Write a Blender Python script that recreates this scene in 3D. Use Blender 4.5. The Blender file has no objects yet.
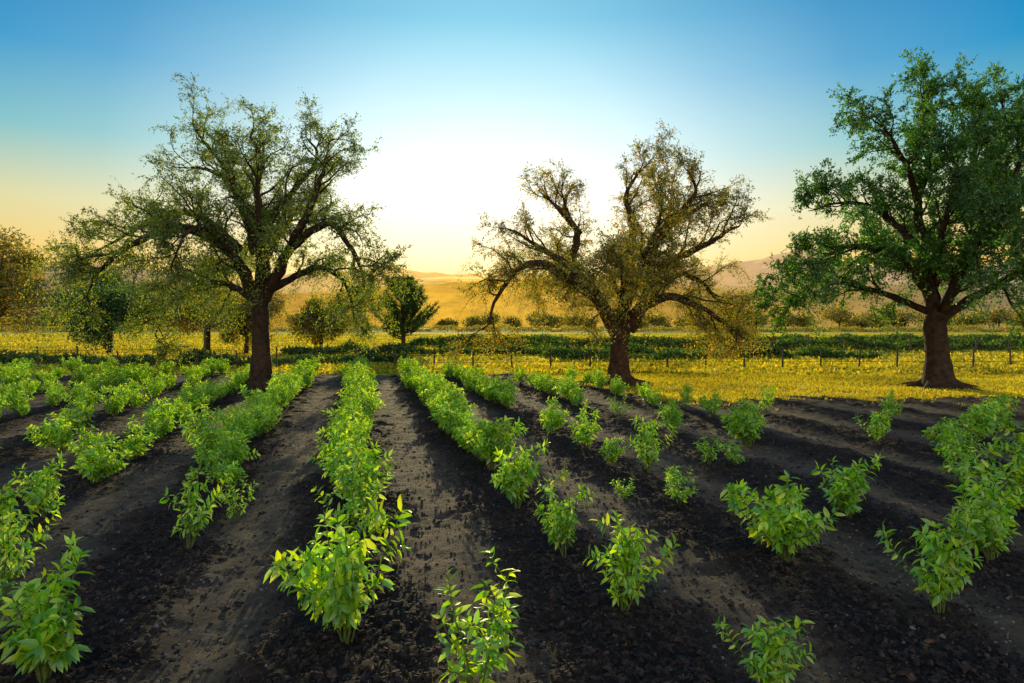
import bpy, math, random
import numpy as np
from mathutils import Vector

SEED = 7
rs = np.random.RandomState(SEED)
random.seed(SEED)
scene = bpy.context.scene
COL = scene.collection
CAM_H = 2.4
ROW_SLOPE = -0.2225          # rows run slightly left of +Y

# ------------------------------------------------------------------ helpers
def norm(v):
    v = np.asarray(v, float)
    return v / (np.sqrt((v * v).sum(-1, keepdims=True)) + 1e-9)
def cross3(a, b):
    return np.array([a[1] * b[2] - a[2] * b[1], a[2] * b[0] - a[0] * b[2], a[0] * b[1] - a[1] * b[0]])

class MB:
    """mesh builder: vertices + polygons of mixed size + material index"""
    def __init__(s):
        s.v = []; s.loops = []; s.sizes = []; s.mi = []; s.n = 0
    def add(s, verts, faces, mi=0):
        verts = np.asarray(verts, float).reshape(-1, 3)
        faces = np.asarray(faces, int)
        s.v.append(verts)
        s.loops.append((faces + s.n).ravel())
        s.sizes.append(np.full(len(faces), faces.shape[1]))
        s.mi.append(np.full(len(faces), mi))
        s.n += len(verts)
    def mesh(s, name, mats, smooth=False):
        me = bpy.data.meshes.new(name)
        v = np.concatenate(s.v); lo = np.concatenate(s.loops); sz = np.concatenate(s.sizes)
        me.vertices.add(len(v)); me.vertices.foreach_set('co', v.ravel())
        me.loops.add(len(lo)); me.loops.foreach_set('vertex_index', lo.astype(np.int32))
        me.polygons.add(len(sz))
        st = np.concatenate([[0], np.cumsum(sz)[:-1]]).astype(np.int32)
        me.polygons.foreach_set('loop_start', st)
        me.polygons.foreach_set('loop_total', sz.astype(np.int32))
        for m in mats: me.materials.append(m)
        me.polygons.foreach_set('material_index', np.concatenate(s.mi).astype(np.int32))
        me.polygons.foreach_set('use_smooth', np.full(len(sz), smooth))
        me.update(calc_edges=True)
        return me

def obj(name, me, parent=None, loc=(0, 0, 0), rotz=0, sc=(1, 1, 1)):
    o = bpy.data.objects.new(name, me)
    COL.objects.link(o)
    o.location = loc; o.rotation_euler = (0, 0, rotz); o.scale = sc
    if parent: o.parent = parent
    return o

def tube(mb, pts, rad, sides=6, mi=0, cap=False):
    pts = np.asarray(pts, float); rad = np.asarray(rad, float)
    n = len(pts)
    t = np.empty_like(pts); t[0] = pts[1] - pts[0]; t[-1] = pts[-1] - pts[-2]
    if n > 2: t[1:-1] = pts[2:] - pts[:-2]
    t = norm(t)
    ref = np.array([0, 0, 1.0]) if abs(t[0][2]) < 0.8 else np.array([1.0, 0, 0])
    a = norm(np.cross(t, ref)); b = np.cross(t, a)
    ang = np.linspace(0, 2 * np.pi, sides, endpoint=False)
    ring = (pts[:, None, :] + rad[:, None, None] * (np.cos(ang)[None, :, None] * a[:, None, :] + np.sin(ang)[None, :, None] * b[:, None, :]))
    i = np.arange(n - 1)[:, None] * sides
    j = np.arange(sides)[None, :]; k = (j + 1) % sides
    f = np.stack([i + j, i + k, i + sides + k, i + sides + j], -1).reshape(-1, 4)
    mb.add(ring.reshape(-1, 3), f, mi)
    if cap:
        mb.add(ring[-1], np.array([list(range(sides))]), mi)

# leaf templates: (u along, v side, w normal)
LEAF_HI = (np.array([[0, 0, 0], [.3, .42, .05], [.3, 0, 0], [.3, -.42, .05], [.68, .36, -.02], [.68, 0, -.08], [.68, -.36, -.02], [1, 0, -.22]]),
           [np.array([[0, 2, 1], [0, 3, 2], [4, 5, 7], [5, 6, 7]]), np.array([[1, 2, 5, 4], [2, 3, 6, 5]])])
LEAF_LO = (np.array([[0, 0, 0], [.45, .5, .06], [1, 0, -.1], [.45, -.5, .06]]), [np.array([[0, 2, 1], [0, 3, 2]])])

def leaves(mb, P, D, N, L, W, tmpl, mi=0):
    P = np.asarray(P); D = norm(D); S = norm(np.cross(D, N)); N = np.cross(S, D)
    tv, tfs = tmpl
    L = np.asarray(L)[:, None, None]; W = np.asarray(W)[:, None, None]
    V = (P[:, None, :] + tv[None, :, 0:1] * L * D[:, None, :] + tv[None, :, 1:2] * W * S[:, None, :] + tv[None, :, 2:3] * L * N[:, None, :])
    n, k = len(P), len(tv)
    base = mb.n
    mb.v.append(V.reshape(-1, 3)); mb.n += n * k
    for tf in tfs:
        f = (np.arange(n)[:, None, None] * k + tf[None]) + base
        mb.loops.append(f.reshape(-1)); cnt = n * len(tf)
        mb.sizes.append(np.full(cnt, tf.shape[1])); mb.mi.append(np.full(cnt, mi))

# cheap value noise for geometry
_tab = rs.rand(256, 256)
def vnoise(x, y):
    xi = np.floor(x).astype(int); yi = np.floor(y).astype(int)
    fx = x - xi; fy = y - yi
    fx = fx * fx * (3 - 2 * fx); fy = fy * fy * (3 - 2 * fy)
    g = lambda a, b: _tab[a % 256, b % 256]
    return (g(xi, yi) * (1 - fx) + g(xi + 1, yi) * fx) * (1 - fy) + (g(xi, yi + 1) * (1 - fx) + g(xi + 1, yi + 1) * fx) * fy

# ------------------------------------------------------------------ materials
def newmat(name):
    m = bpy.data.materials.new(name); m.use_nodes = True
    nt = m.node_tree; nt.nodes.clear()
    out = nt.nodes.new('ShaderNodeOutputMaterial')
    return m, nt, out
def ramp(nt, fac, stops, interp='LINEAR'):
    r = nt.nodes.new('ShaderNodeValToRGB'); r.color_ramp.interpolation = interp
    el = r.color_ramp.elements
    while len(el) < len(stops): el.new(0.5)
    for e, (p, c) in zip(el, stops):
        e.position = p; e.color = (*c, 1)
    nt.links.new(fac, r.inputs[0]); return r.outputs[0]
def noise(nt, scale, detail=4, coord='Object', rough=.6, dist=0):
    tc = nt.nodes.new('ShaderNodeTexCoord')
    n = nt.nodes.new('ShaderNodeTexNoise')
    n.inputs['Scale'].default_value = scale; n.inputs['Detail'].default_value = detail
    n.inputs['Roughness'].default_value = rough; n.inputs['Distortion'].default_value = dist
    nt.links.new(tc.outputs[coord], n.inputs['Vector']); return n.outputs['Fac']
def mixc(nt, fac, a, b, mode='MIX'):
    m = nt.nodes.new('ShaderNodeMix'); m.data_type = 'RGBA'; m.blend_type = mode
    if isinstance(fac, (int, float)): m.inputs[0].default_value = fac
    else: nt.links.new(fac, m.inputs[0])
    for s, x in ((6, a), (7, b)):
        if isinstance(x, tuple): m.inputs[s].default_value = (*x, 1)
        else: nt.links.new(x, m.inputs[s])
    return m.outputs[2]

def leaf_mat(name, dark, light, warm, trans=0.5, tboost=1.5, gloss=.06, scale=0.5, mid=.55):
    m, nt, out = newmat(name)
    g = nt.nodes.new('ShaderNodeNewGeometry')
    c1 = ramp(nt, g.outputs['Random Per Island'], [(0, dark), (mid, light), (1, warm)])
    n = noise(nt, scale, 2)
    c2 = ramp(nt, n, [(.35, (.6, .6, .6)), (.65, (1.25, 1.2, 1.1))])
    c = mixc(nt, 1.0, c1, c2, 'MULTIPLY')
    d = nt.nodes.new('ShaderNodeBsdfDiffuse'); nt.links.new(c, d.inputs[0])
    t = nt.nodes.new('ShaderNodeBsdfTranslucent')
    tcx = mixc(nt, 1.0, c, (tboost * 1.2, tboost * 1.05, tboost * .4), 'MULTIPLY')
    nt.links.new(tcx, t.inputs[0])
    mx = nt.nodes.new('ShaderNodeMixShader'); mx.inputs[0].default_value = trans
    nt.links.new(d.outputs[0], mx.inputs[1]); nt.links.new(t.outputs[0], mx.inputs[2])
    gl = nt.nodes.new('ShaderNodeBsdfGlossy'); gl.inputs['Roughness'].default_value = .4
    gl.inputs[0].default_value = (.8, .8, .8, 1)
    m2 = nt.nodes.new('ShaderNodeMixShader'); m2.inputs[0].default_value = gloss
    nt.links.new(mx.outputs[0], m2.inputs[1]); nt.links.new(gl.outputs[0], m2.inputs[2])
    nt.links.new(m2.outputs[0], out.inputs[0])
    return m

def sepx(nt, v):
    s_ = nt.nodes.new('ShaderNodeSeparateXYZ'); nt.links.new(v, s_.inputs[0]); return s_.outputs[0]
def solid_mat(name, stops, scale, bump=.3, bscale=None, rough=.9, bdist=.02, detail=6, haze=None, hvar=(.75, 1.08)):
    m, nt, out = newmat(name)
    p = nt.nodes.new('ShaderNodeBsdfPrincipled'); p.inputs['Roughness'].default_value = rough
    p.inputs['Specular IOR Level'].default_value = .2
    nt.links.new(ramp(nt, noise(nt, scale, detail), stops), p.inputs['Base Color'])
    b = nt.nodes.new('ShaderNodeBump'); b.inputs['Strength'].default_value = bump; b.inputs['Distance'].default_value = bdist
    nt.links.new(noise(nt, bscale or scale * 3, 6), b.inputs['Height'])
    nt.links.new(b.outputs[0], p.inputs['Normal'])
    if haze:   # haze painted on as hill emission, warmer below the sun
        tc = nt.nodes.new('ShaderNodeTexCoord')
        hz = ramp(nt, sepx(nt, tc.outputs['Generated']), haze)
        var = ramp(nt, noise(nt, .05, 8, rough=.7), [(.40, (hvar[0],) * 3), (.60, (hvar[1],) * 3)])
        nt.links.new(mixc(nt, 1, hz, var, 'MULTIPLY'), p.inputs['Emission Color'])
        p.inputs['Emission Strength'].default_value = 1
    nt.links.new(p.outputs[0], out.inputs[0]); return m

M_BARK = solid_mat('oak_bark', [(.3, (.014, .009, .007)), (.7, (.075, .042, .024))], 5, .9, 14, bdist=.05)
M_BARKW = solid_mat('oak_bark_sunglow', [(.3, (.018, .009, .006)), (.7, (.095, .045, .022))], 5, .9, 14, bdist=.05)  # orange sun flare on the centre oak's limbs, put into bark colour
M_STEM = solid_mat('green_stem', [(.3, (.06, .08, .02)), (.7, (.14, .17, .04))], 20)
M_OAK1 = leaf_mat('oak_leaf_green', (.05, .115, .016), (.12, .20, .022), (.28, .28, .03), .58, 2.2)
M_OAK2 = leaf_mat('oak_leaf_golden', (.08, .14, .014), (.20, .23, .018), (.46, .24, .025), .60, 2.1)
M_OAK3 = leaf_mat('oak_leaf_deep', (.014, .08, .014), (.035, .145, .018), (.15, .27, .03), .5, 2.0)
M_SHRUB = leaf_mat('shrub_leaf', (.09, .32, .012), (.28, .58, .02), (.60, .76, .035), .58, 1.4, .07, 1.5, .5)
M_BG = leaf_mat('distant_leaf', (.06, .085, .010), (.15, .15, .014), (.40, .28, .03), .55, 2.2)
M_CONIF = leaf_mat('conifer_needle', (.015, .055, .012), (.035, .10, .018), (.10, .18, .025), .45, 1.8)
M_GRASS = leaf_mat('lawn_grass', (.15, .20, .012), (.36, .33, .02), (.58, .45, .035), .58, 1.6, .03, .2)
M_CROP = leaf_mat('crop_leaf', (.012, .055, .010), (.045, .11, .016), (.16, .20, .02), .5, 1.6, .03, .3)
M_WOOD = solid_mat('fence_wood', [(.3, (.04, .03, .02)), (.7, (.12, .085, .055))], 12)
M_MULCH = solid_mat('mulch_chip', [(.3, (.010, .007, .007)), (.55, (.030, .020, .017)), (.75, (.13, .072, .042))], 9)
M_STONE = solid_mat('pebble', [(.3, (.05, .045, .04)), (.7, (.20, .17, .14))], 9)
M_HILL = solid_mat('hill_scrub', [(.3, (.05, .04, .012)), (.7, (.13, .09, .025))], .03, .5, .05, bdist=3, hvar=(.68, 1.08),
    haze=[(0, (.09, .08, .04)), (.30, (.24, .15, .03)), (.40, (.66, .33, .015)), (.46, (.90, .47, .02)), (.53, (.58, .32, .03)), (.70, (.24, .16, .06)), (1, (.12, .10, .07))])  # glow colours imitate sunlit haze, brightest below the sun
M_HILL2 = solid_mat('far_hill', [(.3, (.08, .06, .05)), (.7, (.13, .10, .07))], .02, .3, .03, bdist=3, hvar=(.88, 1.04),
    haze=[(0, (.24, .17, .15)), (.32, (.46, .27, .12)), (.45, (1.05, .62, .11)), (.55, (.74, .43, .13)), (.72, (.42, .28, .18)), (1, (.26, .20, .19))])  # same painted haze glow, paler for the far ridge

def ground_mat():
    m, nt, out = newmat('meadow_ground')
    p = nt.nodes.new('ShaderNodeBsdfPrincipled'); p.inputs['Roughness'].default_value = .95
    p.inputs['Specular IOR Level'].default_value = .1
    c1 = ramp(nt, noise(nt, .05, 5), [(.3, (.24, .26, .02)), (.5, (.48, .41, .03)), (.7, (.66, .49, .05))])
    c2 = ramp(nt, noise(nt, 3, 8), [(.3, (.6, .6, .6)), (.7, (1.15, 1.1, 1.05))])
    nt.links.new(mixc(nt, 1, c1, c2, 'MULTIPLY'), p.inputs['Base Color'])
    b = nt.nodes.new('ShaderNodeBump'); b.inputs['Strength'].default_value = .8; b.inputs['Distance'].default_value = .1
    nt.links.new(noise(nt, 6, 8), b.inputs['Height']); nt.links.new(b.outputs[0], p.inputs['Normal'])
    nt.links.new(p.outputs[0], out.inputs[0]); return m
def soil_mat():
    m, nt, out = newmat('tilled_soil')
    p = nt.nodes.new('ShaderNodeBsdfPrincipled'); p.inputs['Roughness'].default_value = .92
    p.inputs['Specular IOR Level'].default_value = .15
    a = nt.nodes.new('ShaderNodeAttribute'); a.attribute_name = 'bed'
    bed = ramp(nt, noise(nt, 18, 8, rough=.75), [(.34, (.006, .005, .005)), (.52, (.024, .016, .013)), (.70, (.10, .056, .032))])
    path = ramp(nt, noise(nt, 7, 10, rough=.75), [(.32, (.052, .037, .027)), (.55, (.125, .088, .060)), (.75, (.24, .17, .115))])
    big = ramp(nt, noise(nt, .8, 4), [(.3, (.6, .6, .62)), (.7, (1.15, 1.1, 1.0))])
    c = mixc(nt, a.outputs['Fac'], path, bed)
    c = mixc(nt, 1, c, big, 'MULTIPLY')
    nt.links.new(c, p.inputs['Base Color'])
    b = nt.nodes.new('ShaderNodeBump'); b.inputs['Strength'].default_value = 1; b.inputs['Distance'].default_value = .06
    nt.links.new(noise(nt, 22, 10, rough=.75), b.inputs['Height']); nt.links.new(b.outputs[0], p.inputs['Normal'])
    nt.links.new(p.outputs[0], out.inputs[0]); return m
M_GROUND = ground_mat(); M_SOIL = soil_mat()

# ------------------------------------------------------------------ ground sheet
def grid(mb, x0, x1, y0, y1, nx, ny, zf, mi=0):
    X, Y = np.meshgrid(np.linspace(x0, x1, nx), np.linspace(y0, y1, ny))
    Z = zf(X, Y)
    i = np.arange(ny - 1)[:, None] * nx + np.arange(nx - 1)[None, :]
    f = np.stack([i, i + 1, i + nx + 1, i + nx], -1).reshape(-1, 4)
    mb.add(np.stack([X, Y, Z], -1).reshape(-1, 3), f, mi)
    return X, Y, Z
mb = MB(); grid(mb, -3000, 3000, -1500, 4500, 40, 40, lambda X, Y: X * 0)
obj('ground', mb.mesh('ground', [M_GROUND]))

def soil_end(u):   # far edge of the tilled plot as a function of X
    return np.where(u < 1.0, 31.0, 31.0 - np.clip((u - 1.0) * 2.6, 0, 9.5)) + (vnoise(u * .9 + 9, u * 0 + 3) - .5) * 1.8 + (vnoise(u * 3.1 + 9, u * 0 + 7) - .5) * 1.0
def bedmask(X, Y):
    u = X - ROW_SLOPE * Y
    k = (u + .1) / 2.05
    d = np.abs(k - np.round(k)) * 2.05
    d = d + (vnoise(X * 1.3, Y * 1.3) - .5) * .4 + (vnoise(X * 5, Y * 5) - .5) * .3
    return 1 / (1 + np.exp((d - .60) / .08))
def soilz(X, Y):
    b = bedmask(X, Y)
    z = .03 + b * .05
    z = z + (vnoise(X * 2.2, Y * 2.2) - .5) * .05
    z = z + (vnoise(X * 9, Y * 9) - .5) * (.022 + .035 * b) + (vnoise(X * 19 + 7, Y * 19) - .5) * (.018 + .03 * b)
    edge = np.clip((soil_end(X) - Y) / .8, 0, 1)
    return np.where(edge > 0, .006 + (z) * edge, -.2)
mb = MB()
nx, ny = 620, 560
s = np.linspace(-1, 1, nx); xs = np.sign(s) * (np.abs(s) ** 1.5) * 26
t = np.linspace(0, 1, ny); ys = -4 + 37 * t ** 1.35
X, Y = np.meshgrid(xs, ys); Z = soilz(X, Y)
i = np.arange(ny - 1)[:, None] * nx + np.arange(nx - 1)[None, :]
mb.add(np.stack([X, Y, Z], -1).reshape(-1, 3), np.stack([i, i + 1, i + nx + 1, i + nx], -1).reshape(-1, 4))
me = mb.mesh('soil_field', [M_SOIL], True)
at = me.attributes.new('bed', 'FLOAT', 'POINT'); at.data.foreach_set('value', bedmask(X, Y).ravel().astype(np.float32))
obj('soil_field', me)

def chips(name, mat, n, onbed, smin, smax, ymax=16):
    r = np.random.RandomState(11 if onbed else 12)
    y = 2.2 + (ymax - 2.2) * r.rand(n) ** 1.6
    x = (r.rand(n) * 2 - 1) * (y * .85 + 1)
    b = bedmask(x, y)
    keep = (r.rand(n) < b + .08) if onbed else (r.rand(n) < .12 + .88 * (1 - b))
    x, y = x[keep], y[keep]; n = len(x)
    z = soilz(x, y)
    tv = np.array([[-1, -1, -1], [1, -1, -1], [1, 1, -1], [-1, 1, -1], [-.7, -.7, 1], [.7, -.7, 1], [.7, .7, 1], [-.7, .7, 1]]) * .5
    tf = np.array([[4, 5, 6, 7], [0, 1, 5, 4], [1, 2, 6, 5], [2, 3, 7, 6], [3, 0, 4, 7]])
    V = tv[None] * (1 + (r.rand(n, 8, 3) - .5) * .9)
    sz = smin + (smax - smin) * r.rand(n) ** 2.5
    ax = np.stack([sz * (1 + r.rand(n) * (1.2 if onbed else .4)), sz * (.6 + .4 * r.rand(n)), sz * (.4 + .4 * r.rand(n))], -1)
    V = V * ax[:, None, :]
    a = r.rand(n) * 6.28; tl = (r.rand(n) - .5) * 1.2
    ct, st = np.cos(tl)[:, None], np.sin(tl)[:, None]
    vx = V[..., 0] * ct - V[..., 2] * st; vz = V[..., 0] * st + V[..., 2] * ct
    c, s_ = np.cos(a)[:, None], np.sin(a)[:, None]
    W = np.stack([vx * c - V[..., 1] * s_ + x[:, None], vx * s_ + V[..., 1] * c + y[:, None], vz + z[:, None] + .004], -1)
    m = MB(); m.add(W.reshape(-1, 3), (np.arange(n)[:, None, None] * 8 + tf[None]).reshape(-1, 4))
    obj(name, m.mesh(name, [mat]))
chips('mulch', M_MULCH, 95000, True, .010, .042)
chips('gravel', M_STONE, 22000, False, .005, .028, 14)

# ------------------------------------------------------------------ hand-guided trees
def catmull(P, step=.3):
    P = np.asarray(P, float); P = np.vstack([2 * P[0] - P[1], P, 2 * P[-1] - P[-2]])
    out = []
    for i in range(1, len(P) - 2):
        n = max(2, int(np.linalg.norm(P[i + 1] - P[i]) / step))
        t = np.linspace(0, 1, n, endpoint=False)[:, None]
        a, b, c, d = P[i - 1], P[i], P[i + 1], P[i + 2]
        out.append(.5 * (2 * b + (c - a) * t + (2 * a - 5 * b + 4 * c - d) * t * t + (3 * b - a - 3 * c + d) * t ** 3))
    out.append(P[-2][None]); return np.concatenate(out)

def build_tree(limbs, trunk, r, mats, leaf_per_twig, leaf_len, droop, dens=1.0, n3=8, n4=6, l2=(1.1, 2.2), flare=1.9, spread=.12, upb=.06, hang=.0, hangz=5.0, radial=.5, centre=4.5, bark=None):
    wood = MB(); LP = []; LD = []
    def polyline(P0, D, L, nseg, gn, up):
        pts = [np.array(P0)]; d = norm(D); G = r.normal(size=(nseg, 3)) * gn
        for i in range(nseg):
            d = d + G[i]; d[2] += up * (1 if i < nseg * .5 else -droop * 2)
            d = d / math.sqrt(d[0] ** 2 + d[1] ** 2 + d[2] ** 2)
            pts.append(pts[-1] + d * (L / nseg))
        return np.array(pts)
    def child_dir(d, ang):
        q = norm(cross3(d, r.normal(size=3)))
        return d * math.cos(ang) + q * math.sin(ang)
    tp = catmull(trunk[0], .15)
    tt = np.linspace(0, 1, len(tp))
    rad = trunk[1] * (1 - tt) + trunk[2] * tt + trunk[1] * (flare - 1) * np.exp(-tp[:, 2] / .28)
    rad *= 1 + (vnoise(tt * 9, tt * 0 + 3) - .5) * .18
    tube(wood, tp, rad, 16)
    for k in range(7):       # surface roots
        a = k * .9 + r.rand() * .4; L = .9 + r.rand() * .8
        p = np.array([[math.cos(a) * .2, math.sin(a) * .2, .45], [math.cos(a) * .55 * trunk[1] / .4, math.sin(a) * .55 * trunk[1] / .4, .14], [math.cos(a + .2) * L, math.sin(a + .2) * L, .02], [math.cos(a + .3) * L * 1.4, math.sin(a + .3) * L * 1.4, -.12]])
        p = catmull(p, .15); tube(wood, p, np.linspace(.18, .03, len(p)), 7)
    for pts, r0, r1 in limbs:
        P = catmull(pts, .22)
        P[1:-1] += np.cumsum(r.normal(size=(len(P) - 2, 3)) * .025, axis=0)
        n = len(P); t = np.linspace(0, 1, n)
        R = r0 * (1 - t) ** .9 + r1
        R *= 1 + (vnoise(t * 14 + r.rand() * 50, t * 0) - .5) * .25
        tube(wood, P, R, 10)
        length = np.linalg.norm(np.diff(P, axis=0), axis=1).sum()
        nchild = int(length * 3.0 * dens)
        for c in range(nchild):
            tc = .2 + .8 * ((c + r.rand()) / nchild)
            i = min(n - 2, int(tc * (n - 1)))
            d = norm(P[i + 1] - P[i])
            cd = child_dir(d, math.radians(r.uniform(30, 70)) * (1 if tc < .95 else .4))
            out_ = norm(P[i] - np.array([0, 0, centre]))
            cd = norm(cd + np.array([0, 0, spread]) + out_ * radial)
            L = r.uniform(*l2) * (1.1 - .35 * tc)
            r2 = min(R[i] * .5, .012 + .018 * L)
            Q = polyline(P[i], cd, L, 8, .24, upb)
            t2 = np.linspace(0, 1, 9)
            tube(wood, Q, r2 * (1 - t2) ** .9 + .005, 5)
            for c3 in range(n3):
                t3 = .2 + .8 * (c3 + r.rand()) / n3
                i3 = min(7, int(t3 * 8)); base = Q[i3] + (Q[i3 + 1] - Q[i3]) * (t3 * 8 - i3 if t3 < 1 else 1)
                L3 = L * r.uniform(.3, .55) * (1.15 - .5 * t3)
                Q3 = polyline(base, child_dir(norm(Q[i3 + 1] - Q[i3]), math.radians(r.uniform(25, 60))), L3, 5, .2, upb * .5)
                tube(wood, Q3, np.linspace(.008, .003, 6), 4)
                D3 = norm(Q3[1:] - Q3[:-1])
                for c4 in range(n4):
                    t4 = .15 + .85 * (c4 + r.rand()) / n4
                    i4 = min(4, int(t4 * 5))
                    L4 = r.uniform(.2, .5)
                    d4 = child_dir(D3[i4], math.radians(r.uniform(20, 60))); d4b = d4 + r.normal(size=3) * .3; d4b[2] -= droop * 3
                    d4b = norm(d4b)
                    Q4 = np.array([Q3[i4], Q3[i4] + d4 * L4 * .5, Q3[i4] + d4 * L4 * .5 + d4b * L4 * .5])
                    tube(wood, Q4, np.array([.004, .003, .002]), 3)
                    m = r.poisson(leaf_per_twig(Q4[-1]))
                    if m:
                        tq = r.rand(m) * 2; iq = np.minimum(tq.astype(int), 1); fr = (tq - iq)[:, None]
                        LP.append(Q4[iq] * (1 - fr) + Q4[iq + 1] * fr + r.normal(size=(m, 3)) * .03)
                        LD.append((Q4[iq + 1] - Q4[iq]) / L4 * 2 + r.normal(size=(m, 3)) * .8)
            # pendulous outer sprays
            if hang and Q[-1][2] < hangz and math.hypot(Q[-1][0], Q[-1][1]) > 1.8 and r.rand() < hang:
                for h_ in range(6):
                    b0 = Q[r.randint(2, 9)]
                    Lh = min(r.uniform(.6, 2.4), b0[2] - .5)
                    if Lh < .3: continue
                    H = [b0]; dd = norm(np.array([r.normal() * .7, r.normal() * .7, .1]))
                    for q_ in range(7):
                        dd = norm(dd + np.array([r.normal() * .15, r.normal() * .15, -.35])); H.append(H[-1] + dd * Lh / 7)
                    H = np.array(H); tube(wood, H, np.linspace(.007, .003, 8), 3)
                    m = int(Lh * 45); tq = r.rand(m) * 7; iq = np.minimum(tq.astype(int), 6); fr = (tq - iq)[:, None]
                    LP.append(H[iq] * (1 - fr) + H[iq + 1] * fr + r.normal(size=(m, 3)) * .10)
                    LD.append(norm(H[iq + 1] - H[iq]) + r.normal(size=(m, 3)) * .7)
    LP = np.concatenate(LP); LD = np.concatenate(LD); n = len(LP)
    lv = MB()
    leaves(lv, LP, LD, norm(r.normal(size=(n, 3)) + np.array([0, 0, .3])), leaf_len * r.uniform(.7, 1.3, n), leaf_len * .55 * r.uniform(.8, 1.2, n), LEAF_LO)
    return wood.mesh('wood', [bark or M_BARK], True), lv.mesh('leaves', [mats])

def place_tree(name, loc, wood, lv):
    e = bpy.data.objects.new(name, None); COL.objects.link(e); e.location = loc
    obj('trunk_and_limbs', wood, e); obj('foliage', lv, e)
    return e

def S(pts, k):
    return [(a * k, b * k, c * k) for a, b, c in pts]
# ---- first oak
k = .0343
r = np.random.RandomState(21)
trunk = (S([(0, 0, -6), (1, 0, 30), (0, 2, 70), (2, 0, 100)], k), .35, .27)
L = [
 (S([(2, 0, 95), (1, 5, 145), (-6, 10, 200), (2, 0, 228), (-8, -8, 250), (-2, -5, 266)], k), .22, .018),
 (S([(-2, 0, 92), (-25, -25, 145), (-55, -40, 158), (-90, -45, 148), (-122, -50, 120), (-142, -45, 85)], k), .20, .018),
 (S([(-6, 5, 140), (-30, 20, 195), (-60, 35, 225), (-88, 45, 236), (-108, 50, 235)], k), .16, .018),
 (S([(-20, 0, 142), (-70, 15, 182), (-115, 20, 182), (-156, 20, 162), (-184, 10, 138)], k), .15, .018),
 (S([(4, 0, 93), (40, -15, 145), (66, -20, 190), (76, -15, 228), (80, -20, 246)], k), .21, .018),
 (S([(2, 5, 170), (30, 25, 207), (48, 40, 240), (28, 50, 265)], k), .12, .018),
 (S([(35, -10, 143), (75, -30, 160), (96, -40, 145), (110, -45, 115), (114, -45, 88)], k), .14, .018),
 (S([(8, 0, 100), (46, 40, 122), (72, 60, 105), (84, 70, 65)], k), .13, .018),
 (S([(0, 0, 100), (-15, -60, 150), (-20, -95, 150), (-30, -115, 110)], k), .13, .015),
 (S([(2, 0, 105), (20, -50, 165), (30, -75, 195), (28, -90, 210)], k), .12, .015),
 (S([(0, 0, 105), (-25, 60, 150), (-50, 110, 160), (-70, 140, 130)], k), .13, .015),
 (S([(0, 0, 120), (15, 60, 180), (20, 100, 205), (10, 130, 215)], k), .12, .015),
 (S([(-4, 5, 150), (-20, -20, 210), (-42, -30, 245), (-50, -28, 262)], k), .11, .015),
 (S([(-4, 0, 92), (-50, 45, 112), (-90, 60, 106), (-118, 65, 75), (-135, 70, 45)], k), .13, .015),
]
w, lv = build_tree(L, trunk, r, M_OAK1, lambda p: 7.5 if p[2] > 6.0 else 10.5, .077, .14, .85, l2=(1.2, 2.3), hang=.8, hangz=5.6, centre=4.0)
place_tree('oak_tree', (-8.64, 23.4, 0), w, lv)

# ---- second oak (centre)
k = .0381
r = np.random.RandomState(33)
trunk = (S([(0, 0, -6), (-1, 0, 25), (0, 0, 50), (1, 0, 60)], k), .37, .34)
L = [
 (S([(-3, 0, 52), (-22, -5, 88), (-45, -10, 116), (-38, -5, 150), (-50, 5, 178), (-42, 5, 200)], k), .28, .022),
 (S([(-30, -8, 98), (-60, -25, 106), (-80, -35, 116), (-108, -38, 108), (-128, -42, 80), (-136, -42, 55)], k), .18, .022),
 (S([(-42, -8, 116), (-75, 15, 136), (-95, 25, 150), (-112, 25, 158)], k), .14, .022),
 (S([(3, 0, 50), (10, 0, 100), (14, 5, 150), (6, 10, 185), (15, 10, 208), (30, 5, 222)], k), .24, .022),
 (S([(8, 0, 55), (30, -5, 92), (35, -10, 140), (60, -15, 172), (76, -20, 198), (66, -10, 218)], k), .27, .022),
 (S([(32, -10, 115), (65, -25, 130), (92, -30, 148), (110, -30, 156)], k), .15, .022),
 (S([(15, 0, 72), (50, -10, 88), (85, -20, 75), (105, -25, 60), (120, -30, 45)], k), .18, .022),
 (S([(20, 0, 80), (60, 30, 105), (90, 45, 108), (115, 50, 85), (128, 50, 60)], k), .15, .022),
 (S([(0, 0, 58), (-8, -55, 100), (-20, -90, 120), (-40, -110, 95)], k), .13, .015),
 (S([(2, 0, 58), (25, 55, 110), (35, 95, 140), (30, 125, 130)], k), .13, .015),
 (S([(0, 0, 58), (-30, 50, 105), (-60, 90, 125), (-80, 110, 100)], k), .12, .015),
 (S([(5, 0, 70), (15, -40, 130), (25, -70, 175), (20, -85, 195)], k), .11, .015),
 (S([(-40, -5, 150), (-65, -15, 175), (-82, -20, 190)], k), .10, .015),
 (S([(20, 0, 120), (50, 30, 165), (60, 50, 200)], k), .11, .015),
 (S([(45, -12, 155), (72, 10, 175), (98, 20, 190)], k), .11, .015),
]
w, lv = build_tree(L, trunk, r, M_OAK2, lambda p: (8.5 if p[0] > 0 else 6.5) if p[2] > 4.5 else 9.5, .076, .14, .84, l2=(1.1, 2.2), hang=.75, hangz=5.2, centre=3.5, bark=M_BARKW)
place_tree('oak_tree', (4.1, 26.0, 0), w, lv)

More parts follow.
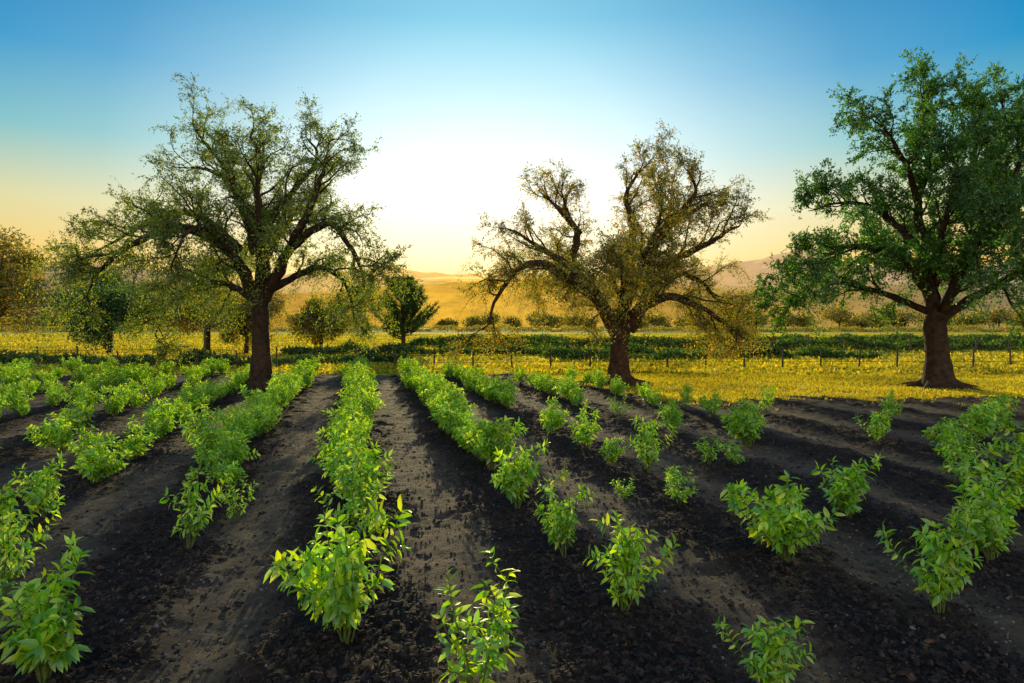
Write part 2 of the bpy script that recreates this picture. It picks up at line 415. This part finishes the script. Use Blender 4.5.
# ---- third oak (right, fuller)
k = .0372
r = np.random.RandomState(45)
trunk = (S([(0, 0, -6), (-2, 0, 30), (-5, 0, 60), (-2, 0, 72)], k), .44, .38)
L = [
 (S([(-4, 0, 62), (-12, 0, 120), (-20, 5, 180), (-10, 5, 230), (-22, 5, 270), (-8, 5, 292)], k), .24, .015),
 (S([(-10, 0, 90), (-45, -15, 125), (-85, -25, 135), (-120, -30, 128), (-148, -30, 105)], k), .17, .015),
 (S([(-15, 0, 130), (-45, 20, 170), (-80, 30, 185), (-115, 35, 178)], k), .14, .015),
 (S([(-20, 5, 180), (-45, -15, 220), (-68, -25, 242), (-84, -30, 252)], k), .12, .015),
 (S([(0, 0, 65), (20, 0, 120), (35, -5, 180), (50, -10, 240), (45, -10, 280)], k), .20, .015),
 (S([(3, 0, 70), (45, -10, 100), (90, -20, 130), (130, -25, 135), (165, -25, 110)], k), .17, .015),
 (S([(25, 0, 130), (65, 20, 175), (110, 30, 200), (145, 35, 205)], k), .13, .015),
 (S([(40, -5, 200), (75, -15, 240), (100, -20, 270)], k), .10, .015),
 (S([(10, 0, 180), (20, -10, 230), (15, -10, 275)], k), .10, .015),
 (S([(0, 0, 68), (-10, -60, 120), (-25, -105, 145), (-35, -130, 120)], k), .15, .015),
 (S([(0, 0, 72), (20, 60, 130), (20, 110, 160), (10, 140, 150)], k), .15, .015),
 (S([(-5, 0, 100), (-25, -50, 170), (-35, -80, 215)], k), .12, .015),
 (S([(-5, 0, 72), (-50, 45, 100), (-95, 65, 105), (-128, 70, 80)], k), .13, .015),
 (S([(10, 0, 100), (25, -45, 180), (45, -70, 235)], k), .12, .015),
]
w, lv = build_tree(L, trunk, r, M_OAK3, lambda p: 12.5, .10, .08, .95, l2=(1.2, 2.3), hang=.45, hangz=5.0, radial=.35)
place_tree('oak_tree', (15.55, 24.8, 0), w, lv)

# ------------------------------------------------------------------ background trees (leafy masses on trunks)
def tree_parts(wood, lv, ox, oy, h, w, r, nleaf, size):
    O = np.array([ox, oy, 0])
    tube(wood, O + np.array([(0, 0, -.1), (.1, 0, h * .3), (0, .1, h * .8)]), [h * .035, h * .025, h * .008], 8)
    nl = 34
    c = r.normal(size=(nl, 3)); c = norm(c) * (r.rand(nl, 1) ** .5)
    c = c * np.array([w * .40, w * .40, h * .36]) + np.array([0, 0, h * .54])
    rr = r.uniform(.07, .19, nl) * w
    for j in range(nl):
        p = catmull([(0, 0, h * .25), tuple(c[j] * .5 + np.array([0, 0, h * .18])), tuple(c[j])], .6)
        tube(wood, p + O, np.linspace(h * .012, .02, len(p)), 4)
    per = nleaf // nl
    for j in range(nl):
        d = norm(r.normal(size=(per, 3))); q = c[j] + d * rr[j] * (r.rand(per, 1) ** .4) * np.array([1, 1, .75]) * r.uniform(.75, 1.45, (per, 1))
        q[:, 2] = np.maximum(q[:, 2], .15)
        leaves(lv, q + O, r.normal(size=(per, 3)) + d, r.normal(size=(per, 3)) + np.array([0, 0, .3]), size * r.uniform(.6, 1.3, per), size * .6 * r.uniform(.6, 1.2, per), LEAF_LO)
def bg_tree(name, X, Y, h, w, seed, mat=M_BG, nleaf=9000, size=.3):
    r = np.random.RandomState(seed); wood = MB(); lv = MB()
    tree_parts(wood, lv, 0, 0, h, w, r, nleaf, size)
    e = bpy.data.objects.new(name, None); COL.objects.link(e); e.location = (X, Y, 0)
    obj('trunk_and_limbs', wood.mesh('bgwood', [M_BARK], True), e); obj('foliage', lv.mesh('bgleaf', [mat]), e)
bg_tree('broadleaf_tree', -39.5, 52, 9.8, 11, 1, M_BG, 26000, .24)
bg_tree('broadleaf_tree', -34.5, 58, 7.8, 8.5, 2, M_CONIF, 18000, .24)
bg_tree('broadleaf_tree', -29.5, 50, 6.6, 7, 3, M_CONIF, 15000, .22)
bg_tree('broadleaf_tree', -25.0, 56, 7.0, 8, 12, M_BG, 15000, .22)
bg_tree('broadleaf_tree', -19.5, 50, 5.4, 7, 4, M_BG, 12000, .2)
bg_tree('broadleaf_tree', -14.6, 52, 4.4, 5.5, 5, M_BG, 11000, .2)
# distant treeline along the foot of the hills
wood = MB(); lv = MB(); r = np.random.RandomState(77)
for xx in np.arange(-190, 210, 5.0):
    hh = r.uniform(2.5, 6.5) * (1.3 if abs(xx) > 60 else .9); tree_parts(wood, lv, xx + r.normal() * 2.5, 215 + r.normal() * 14, hh, hh * r.uniform(1.4, 2.4), r, 1100, .8)
e = bpy.data.objects.new('treeline', None); COL.objects.link(e)
obj('trunks', wood.mesh('tlw', [M_BARK], True), e); obj('foliage', lv.mesh('tll', [M_BG]), e)

def conifer(X, Y, h, w):
    r = np.random.RandomState(9); wood = MB(); lv = MB()
    tube(wood, [(0, 0, -.1), (0, 0, h * .4), (.05, 0, h * .97)], [.2, .13, .02], 8)
    LP = []; LD = []
    for j in range(150):
        t = (j + r.rand()) / 150
        z = h * (.15 + .70 * t); a = r.rand() * 6.28
        reach = w * .5 * (1 - t) ** .5 * min(1, .7 + t * 2.2) * r.uniform(.6, 1.2)
        d = np.array([math.cos(a), math.sin(a), 0])
        pts = [np.array([0, 0, z]), np.array([0, 0, z]) + d * reach * .5 + np.array([0, 0, reach * .18]), np.array([0, 0, z]) + d * reach + np.array([0, 0, reach * .65])]
        p = catmull(pts, .2); tube(wood, p, np.linspace(.035, .01, len(p)), 4)
        m = 150; q = (.25 + .75 * r.rand(m) ** .7) * (len(p) - 1); iq = np.minimum(q.astype(int), len(p) - 2)
        LP.append(p[iq] + (p[iq + 1] - p[iq]) * (q - iq)[:, None] + r.normal(size=(m, 3)) * .06)
        LD.append(norm(p[iq + 1] - p[iq]) * 1.0 + r.normal(size=(m, 3)) * .5 + np.array([0, 0, .3]))
    LP = np.concatenate(LP); LD = np.concatenate(LD); n = len(LP)
    leaves(lv, LP, LD, r.normal(size=(n, 3)), r.uniform(.15, .34, n), r.uniform(.03, .06, n), LEAF_LO)
    e = bpy.data.objects.new('pine_tree', None); COL.objects.link(e); e.location = (X, Y, 0)
    obj('trunk_and_limbs', wood.mesh('pw', [M_BARK], True), e); obj('foliage', lv.mesh('pl', [M_CONIF]), e)
conifer(-8.6, 54, 6.6, 5.2)

# ------------------------------------------------------------------ shrubs
def shrub_mesh(seed, full=1.0, hi=True, nst=8):
    r = np.random.RandomState(seed); st = MB(); LP = []; LD = []
    for s_ in range(nst):
        a = r.rand() * 6.28; lean = r.uniform(.05, .66)
        H = r.uniform(.55, 1.0) * (1 - lean * .25)
        d = np.array([math.cos(a), math.sin(a), 0])
        pts = [np.array([0, 0, -.02]) + d * .02, d * lean * .25 + np.array([0, 0, H * .35]), d * lean * .62 + np.array([0, 0, H * .72]), d * lean * .85 + np.array([0, 0, H])]
        p = catmull(pts, .05); p[2:] += np.cumsum(r.normal(size=(len(p) - 2, 3)) * .006, axis=0)
        tube(st, p, np.linspace(.010, .003, len(p)), 5)
        tips = [(p, .3)]
        for b in range(int(r.randint(3, 7) * full)):
            i = r.randint(int(len(p) * .25), len(p) - 2); ba = r.rand() * 6.28; L = r.uniform(.12, .3)
            bd = norm(np.array([math.cos(ba), math.sin(ba), r.uniform(.2, .9)]))
            q = catmull([p[i], p[i] + bd * L * .5, p[i] + bd * L + np.array([0, 0, .03])], .04)
            tube(st, q, np.linspace(.005, .002, len(q)), 4); tips.append((q, .3))
        for q, t0 in tips:
            n = max(4, int((len(q) * 1.3 + 3) * full))
            for c in range(n):
                t = t0 + (1 - t0) * ((c + .5) / n) ** .7; i = min(len(q) - 2, int(t * (len(q) - 1)))
                ax = norm(q[i + 1] - q[i]); az = c * 2.4 + r.rand() * .6
                side = norm(cross3(ax, np.array([math.cos(az), math.sin(az), .3])))
                up = .9 * t ** 2
                LP.append(q[i]); LD.append(norm(side + ax * up + np.array([0, 0, r.uniform(-.75, .15)])))
    LP = np.array(LP); LD = np.array(LD); n = len(LP)
    lv = MB()
    lv_len = r.uniform(.065, .135, n)
    leaves(lv, LP, LD, norm(r.normal(size=(n, 3)) * .65 + np.array([0, 0, .9])), lv_len, lv_len * r.uniform(.36, .46, n), LEAF_HI if hi else LEAF_LO)
    st.v += lv.v; off = st.n
    st.loops += [l + off for l in lv.loops]; st.sizes += lv.sizes; st.mi += [np.ones_like(a) for a in lv.mi]; st.n += lv.n
    return st.mesh('shrub', [M_STEM, M_SHRUB], hi)
HI = [shrub_mesh(100 + i, [1, .75, 1.1, .9, .7, 1, .85, 1][i], True, [9, 7, 10, 8, 6, 8, 5, 11][i]) for i in range(8)]
LO = [shrub_mesh(200 + i, 1.15, False, 10) for i in range(6)]

near = [ # X, Y, height, width factor, variant
 (-3.02, 4.35, .98, 1.05, 0), (-1.20, 4.92, 1.15, .85, 2), (-.22, 4.10, .85, 1.1, 1), (1.62, 4.17, .62, 1.0, 3),
 (.89, 5.36, .85, .9, 3), (.52, 6.74, .85, .85, 5), (.07, 8.28, 1.0, .9, 0), (-3.30, 6.9, .92, .75, 1), (-3.27, 8.07, .65, .9, 4),
 (2.69, 6.6, .95, 1.1, 7), (4.0, 8.07, .92, 1.1, 0), (3.43, 5.4, .92, .9, 3), (5.25, 7.35, 1.05, 1.1, 5), (4.6, 6.5, .75, 1.0, 2),
 (2.09, 8.5, .56, 1.2, 1), (1.48, 8.96, .34, 1.4, 4), (2.09, 10.5, 1.0, .8, 3), (1.6, 10.9, .6, .9, 0), (1.35, 12.3, .85, 1.0, 5),
 (.79, 14.1, .83, 1.0, 2), (3.2, 11.0, .57, 1.2, 4), (3.6, 10.9, .45, 1.3, 1), (4.46, 12.8, 1.0, 1.1, 2), (3.4, 14.5, .85, 1.1, 0),
 (7.0, 13.0, .75, 1.1, 3), (8.0, 12.4, .75, 1.2, 2), (7.3, 11.0, .8, 1.2, 5), (9.1, 13.2, .9, 1.2, 0), (6.4, 9.8, .75, 1.2, 1),
 (7.7, 10.0, 1.0, 1.3, 2), (5.4, 15.4, .8, .9, 4), (4.7, 18.4, .8, .9, 3), (6.4, 17.2, .8, .9, 1), (10.5, 14.8, .8, 1.2, 2), (8.8, 15.8, .7, 1, 5),
 (11.5, 16.0, .8, 1.1, 3), (10.1, 12.0, 1.0, 1.2, 0), (6.3, 8.4, .9, 1.1, 3), (2.6, 16.4, .7, 1.0, 6), (5.0, 16.9, .7, 1.0, 7),
 (-5.96, 9.76, .75, 1.25, 2), (-5.58, 8.07, .85, 1.0, 0), (-6.4, 11.5, .72, 1.3, 5), (-5.1, 6.7, .9, .9, 3), (-8.15, 12.3, .9, 1.2, 2),
 (-4.3, 5.7, .85, .8, 1), (-6.5, 10.4, .8, 1.1, 3), (-8.0, 9.9, .9, 1.1, 5), (-6.0, 12.9, .9, 1.1, 1),
 (-1.62, 7.0, .85, 1.0, 6), (-1.35, 5.9, .5, 1.1, 1), (-1.80, 7.8, .8, 1.0, 5), (-1.95, 8.7, .95, 1.1, 7), (-2.15, 9.3, .9, 1.1, 0),
 (-.30, 10.6, .95, 1.0, 3), (-3.9, 9.3, .55, 1.2, 0),
]
for X_, Y_, h, wf, v in near:
    z = float(soilz(np.array([X_]), np.array([Y_]))[0])
    obj('leafy_shrub', HI[v], None, (X_, Y_, z - .01), random.random() * 6.28, (h * wf, h * wf, h))

def row(X0, y0, y1, step, hmin, hmax, skip=0.0, jit=.12):
    e = bpy.data.objects.new('shrub_row', None); COL.objects.link(e)
    y = y0
    while y < y1:
        if random.random() > skip:
            x = X0 + ROW_SLOPE * y + random.gauss(0, jit); yy = y + random.uniform(-.15, .15)
            h = random.uniform(hmin, hmax); w = h * random.uniform(.8, 1.15)
            z = float(soilz(np.array([x]), np.array([yy]))[0])
            if z > -.1:
                obj('shrub', random.choice(LO), e, (x, yy, z - .01), random.random() * 6.28, (w, w, h))
        y += step * random.uniform(.8, 1.2)
row(-.1, 9.8, 30, .44, .55, 1.0, .04)
row(1.95, 10.8, 30, .44, .55, .98, .04)
row(3.9, 17.5, 30, .55, .6, .9, .1)
row(6.1, 18.5, 27, .75, .6, .85, .15)
row(-2.15, 9.8, 30, .46, .5, .98, .05)
row(-4.2, 13.5, 30, .6, .45, .9, .15, .18)
row(-6.25, 14.5, 30, .75, .45, .95, .15, .2)
row(-8.3, 13.0, 30, .75, .45, .95, .15, .2)
row(-10.4, 14.5, 30, .8, .5, 1.0, .15, .2)
row(-12.4, 15.5, 30, .8, .5, 1.0, .1, .2)
row(-14.5, 17, 30, .8, .5, 1.0, .1, .2)
row(8.2, 18, 26, .9, .6, .85, .3)

# ------------------------------------------------------------------ grass
def grass(name, n, xr, yr, hgt, wid, mat, seed, cond=None, per=3, zf=None):
    r = np.random.RandomState(seed)
    y = yr[0] + (yr[1] - yr[0]) * r.rand(n) ** 1.2; x = xr[0] + (xr[1] - xr[0]) * r.rand(n)
    keep = np.abs(x) < y * .95 + 3
    if cond is not None: keep &= cond(x, y)
    x, y = x[keep], y[keep]
    dn = vnoise(x * .4, y * .4); k2 = r.rand(len(x)) < .35 + dn
    x, y = np.repeat(x[k2], per), np.repeat(y[k2], per); n = len(x)
    P = np.stack([x + r.normal(size=n) * .05, y + r.normal(size=n) * .05, np.zeros(n) if zf is None else zf(x, y)], -1)
    D = norm(np.stack([r.normal(size=n) * .6, r.normal(size=n) * .6, np.ones(n)], -1))
    L_ = hgt * r.uniform(.5, 1.3, n) * (.6 + .8 * vnoise(x * .8, y * .8))
    m = MB(); leaves(m, P, D, r.normal(size=(n, 3)), L_, wid * r.uniform(.7, 1.3, n), LEAF_LO)
    obj(name, m.mesh(name, [mat]))
grass('lawn_grass', 90000, (-2, 34), (18, 42), .11, .03, M_GRASS, 61, lambda x, y: y > soil_end(x) - .5)
grass('meadow_grass', 110000, (-90, 110), (31, 130), .22, .14, M_GRASS, 62, lambda x, y: (y > soil_end(x) + .3))
wr = np.random.RandomState(5)
grass('weeds', 26000, (-20, 30), (14, 32), .10, .03, M_GRASS, 64, lambda x, y: (y < soil_end(x)) & (wr.rand(len(x)) < np.exp(-(soil_end(x) - y) / .7) * .9), 6, soilz)

def hedge(y0, x0, x1, h, seed, wid=1.2, mat=M_CROP, slope=0.0):
    r = np.random.RandomState(seed); n = int((x1 - x0) * 240)
    x = x0 + (x1 - x0) * r.rand(n); hh = h * (.35 + 1.2 * vnoise(x * .7, x * 0 + seed))
    z = hh * r.rand(n) ** .6; y = y0 + slope * x + r.normal(size=n) * wid * .35 + (vnoise(x * .12, x * 0 + seed) - .5) * 4
    m = MB(); leaves(m, np.stack([x, y, z], -1), r.normal(size=(n, 3)), r.normal(size=(n, 3)), r.uniform(.15, .4, n), r.uniform(.1, .22, n), LEAF_LO)
    obj('crop_row', m.mesh('crop_row', [mat]))
hedge(55, -6, 60, .9, 1); hedge(64, -10, 70, .8, 2); hedge(76, 12, 85, .7, 3, 2.0, M_CROP, .05)
hedge(44, 2, 24, .5, 5, 1.5); hedge(50, -16, 10, .7, 6, 1.5); hedge(38, -34, -6, .5, 8, 1.0)
hedge(165, -150, 170, 1.2, 9, 5, M_BG)

# ------------------------------------------------------------------ fence
def fence(y, x0, x1, step, h, slope=0.0):
    m = MB(); r = np.random.RandomState(int(y))
    xs_ = np.arange(x0, x1, step)
    for x in xs_:
        yy = y + slope * x; hx = h * r.uniform(.85, 1.1); tx = r.normal() * .04
        tube(m, [(x, yy, -.1), (x + tx * .5, yy, hx * .5), (x + tx, yy, hx)], [.05, .045, .04], 7, cap=True)
    for zz in (.35, .68, .98):
        pts = [(x, y + slope * x - .06, zz * h / 1.1 + r.normal() * .01) for x in xs_]
        tube(m, pts, np.full(len(pts), .011), 4)
    obj('wire_fence', m.mesh('wire_fence', [M_WOOD], True))
fence(35, -36, 34, 2.0, 1.1, .02)
fence(50, 4, 60, 2.6, 1.4, .05)
mb = MB(); tube(mb, [(0, 0, -.1), (0, 0, 1.3), (.02, 0, 2.6)], [.09, .08, .07], 8, cap=True)
obj('wooden_post', mb.mesh('wooden_post', [M_WOOD], True), None, (-18.0, 40, 0))

# ------------------------------------------------------------------ hills
def hills(name, y0, h, seed, x0, x1, depth, mat):
    nx_, ny_ = 260, 40
    m = MB()
    def zf(X, Y):
        t = (Y - y0) / depth
        prof = np.sin(np.clip(t, 0, 1) * np.pi) ** .8
        ridge = .55 + .5 * vnoise(X / 170 + seed * 7.3, X * 0 + seed) + .25 * vnoise(X / 60 + seed, Y / 90) + .05 * vnoise(X / 14, Y / 14)
        return h * prof * ridge - 1
    grid(m, x0, x1, y0, y0 + depth, nx_, ny_, zf)
    obj(name, m.mesh(name, [mat], True))
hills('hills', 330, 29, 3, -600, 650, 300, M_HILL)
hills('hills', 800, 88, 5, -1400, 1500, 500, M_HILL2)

# ------------------------------------------------------------------ light
SUN_AZ = math.radians(-5.0); SUN_EL = math.radians(11)
sv = Vector((math.sin(SUN_AZ) * math.cos(SUN_EL), math.cos(SUN_AZ) * math.cos(SUN_EL), math.sin(SUN_EL)))
ld = bpy.data.lights.new('sun', 'SUN'); ld.energy = 5; ld.angle = math.radians(.5); ld.color = (1, .82, .42)
lo = bpy.data.objects.new('sun', ld); COL.objects.link(lo); lo.rotation_euler = sv.to_track_quat('Z', 'Y').to_euler()

w = bpy.data.worlds.new('World'); scene.world = w; w.use_nodes = True
nt = w.node_tree; bg = nt.nodes['Background']
sky = nt.nodes.new('ShaderNodeTexSky'); sky.sky_type = 'NISHITA'; sky.sun_disc = False
sky.sun_elevation = SUN_EL; sky.sun_rotation = SUN_AZ
sky.air_density = 1.0; sky.dust_density = 1.0; sky.ozone_density = 3.0
def vm(op, a=None, b=None):
    n = nt.nodes.new('ShaderNodeVectorMath'); n.operation = op
    for i_, x in enumerate((a, b)):
        if x is None: continue
        if isinstance(x, tuple): n.inputs[i_].default_value = x
        else: nt.links.new(x, n.inputs[i_])
    return n
def mt(op, a, b=0.0, c=None):
    n = nt.nodes.new('ShaderNodeMath'); n.operation = op
    for i_, x in enumerate((a, b, c)):
        if x is None: continue
        if isinstance(x, (int, float)): n.inputs[i_].default_value = x
        else: nt.links.new(x, n.inputs[i_])
    return n.outputs[0]
tc = nt.nodes.new('ShaderNodeTexCoord')
sep = nt.nodes.new('ShaderNodeSeparateXYZ'); nt.links.new(tc.outputs['Generated'], sep.inputs[0])
# clear-evening colour by height above the horizon (sin of elevation)
grad = ramp(nt, sep.outputs[2], [(0, (.99, .44, .04)), (.08, (.99, .62, .13)), (.15, (.74, .70, .34)), (.23, (.18, .52, .56)), (.32, (.006, .30, .60)), (.43, (.004, .19, .50)), (.8, (.06, .26, .58))])
GA = math.radians(-2.0); GE = math.radians(9.5)
dot = vm('DOT_PRODUCT', tc.outputs['Generated'], (math.sin(GA) * math.cos(GE), math.cos(GA) * math.cos(GE), math.sin(GE))).outputs['Value']
ang = mt('ARCCOSINE', mt('MINIMUM', dot, 1.0))        # angle from the sun in radians
glow = ramp(nt, ang, [(0, (1, 1, 1)), (.12, (.98, .98, .98)), (.22, (.84, .84, .84)), (.35, (.48, .48, .48)), (.50, (.17, .17, .17)), (.70, (0, 0, 0))], 'LINEAR')
aur = ramp(nt, sep.outputs[2], [(0, (1.35, .74, .08)), (.05, (1.35, .98, .28)), (.10, (1.35, 1.18, .70)), (.17, (1.3, 1.28, 1.12)), (.26, (.95, 1.16, 1.18)), (.40, (.35, .82, 1.0))])
g2 = mixc(nt, glow, grad, aur)
back_fill = mt('MAXIMUM', mt('MULTIPLY_ADD', dot, -1.0, 0.25), 0.0)  # added fill: sky brightened opposite the sun to lift the shaded foreground
backc = vm('SCALE', (1.0, .92, .74)); nt.links.new(back_fill, backc.inputs['Scale'])
upc = vm('MULTIPLY', backc.outputs[0], mixc(nt, 1, ramp(nt, sep.outputs[2], [(0, (.7, .55, .4)), (.3, (1, 1, 1))]), (1.0, 1.0, 1.0), 'MULTIPLY'))
nish = vm('SCALE', sky.outputs[0]); nish.inputs['Scale'].default_value = .003
tot = vm('ADD', vm('ADD', g2, upc.outputs[0]).outputs[0], nish.outputs[0])
sc10 = vm('SCALE', tot.outputs[0]); sc10.inputs['Scale'].default_value = 8.0
nt.links.new(sc10.outputs[0], bg.inputs[0])
bg.inputs[1].default_value = .12

# ------------------------------------------------------------------ camera
cd = bpy.data.cameras.new('camera'); cd.lens = 24; cd.sensor_width = 36; cd.clip_end = 8000; cd.clip_start = .05
co = bpy.data.objects.new('camera', cd); COL.objects.link(co)
co.location = (0, 0, CAM_H); co.rotation_euler = (math.radians(90 - 1.64), 0, 0)
scene.camera = co
scene.view_settings.view_transform = 'Standard'; scene.view_settings.look = 'None'; scene.view_settings.exposure = 0
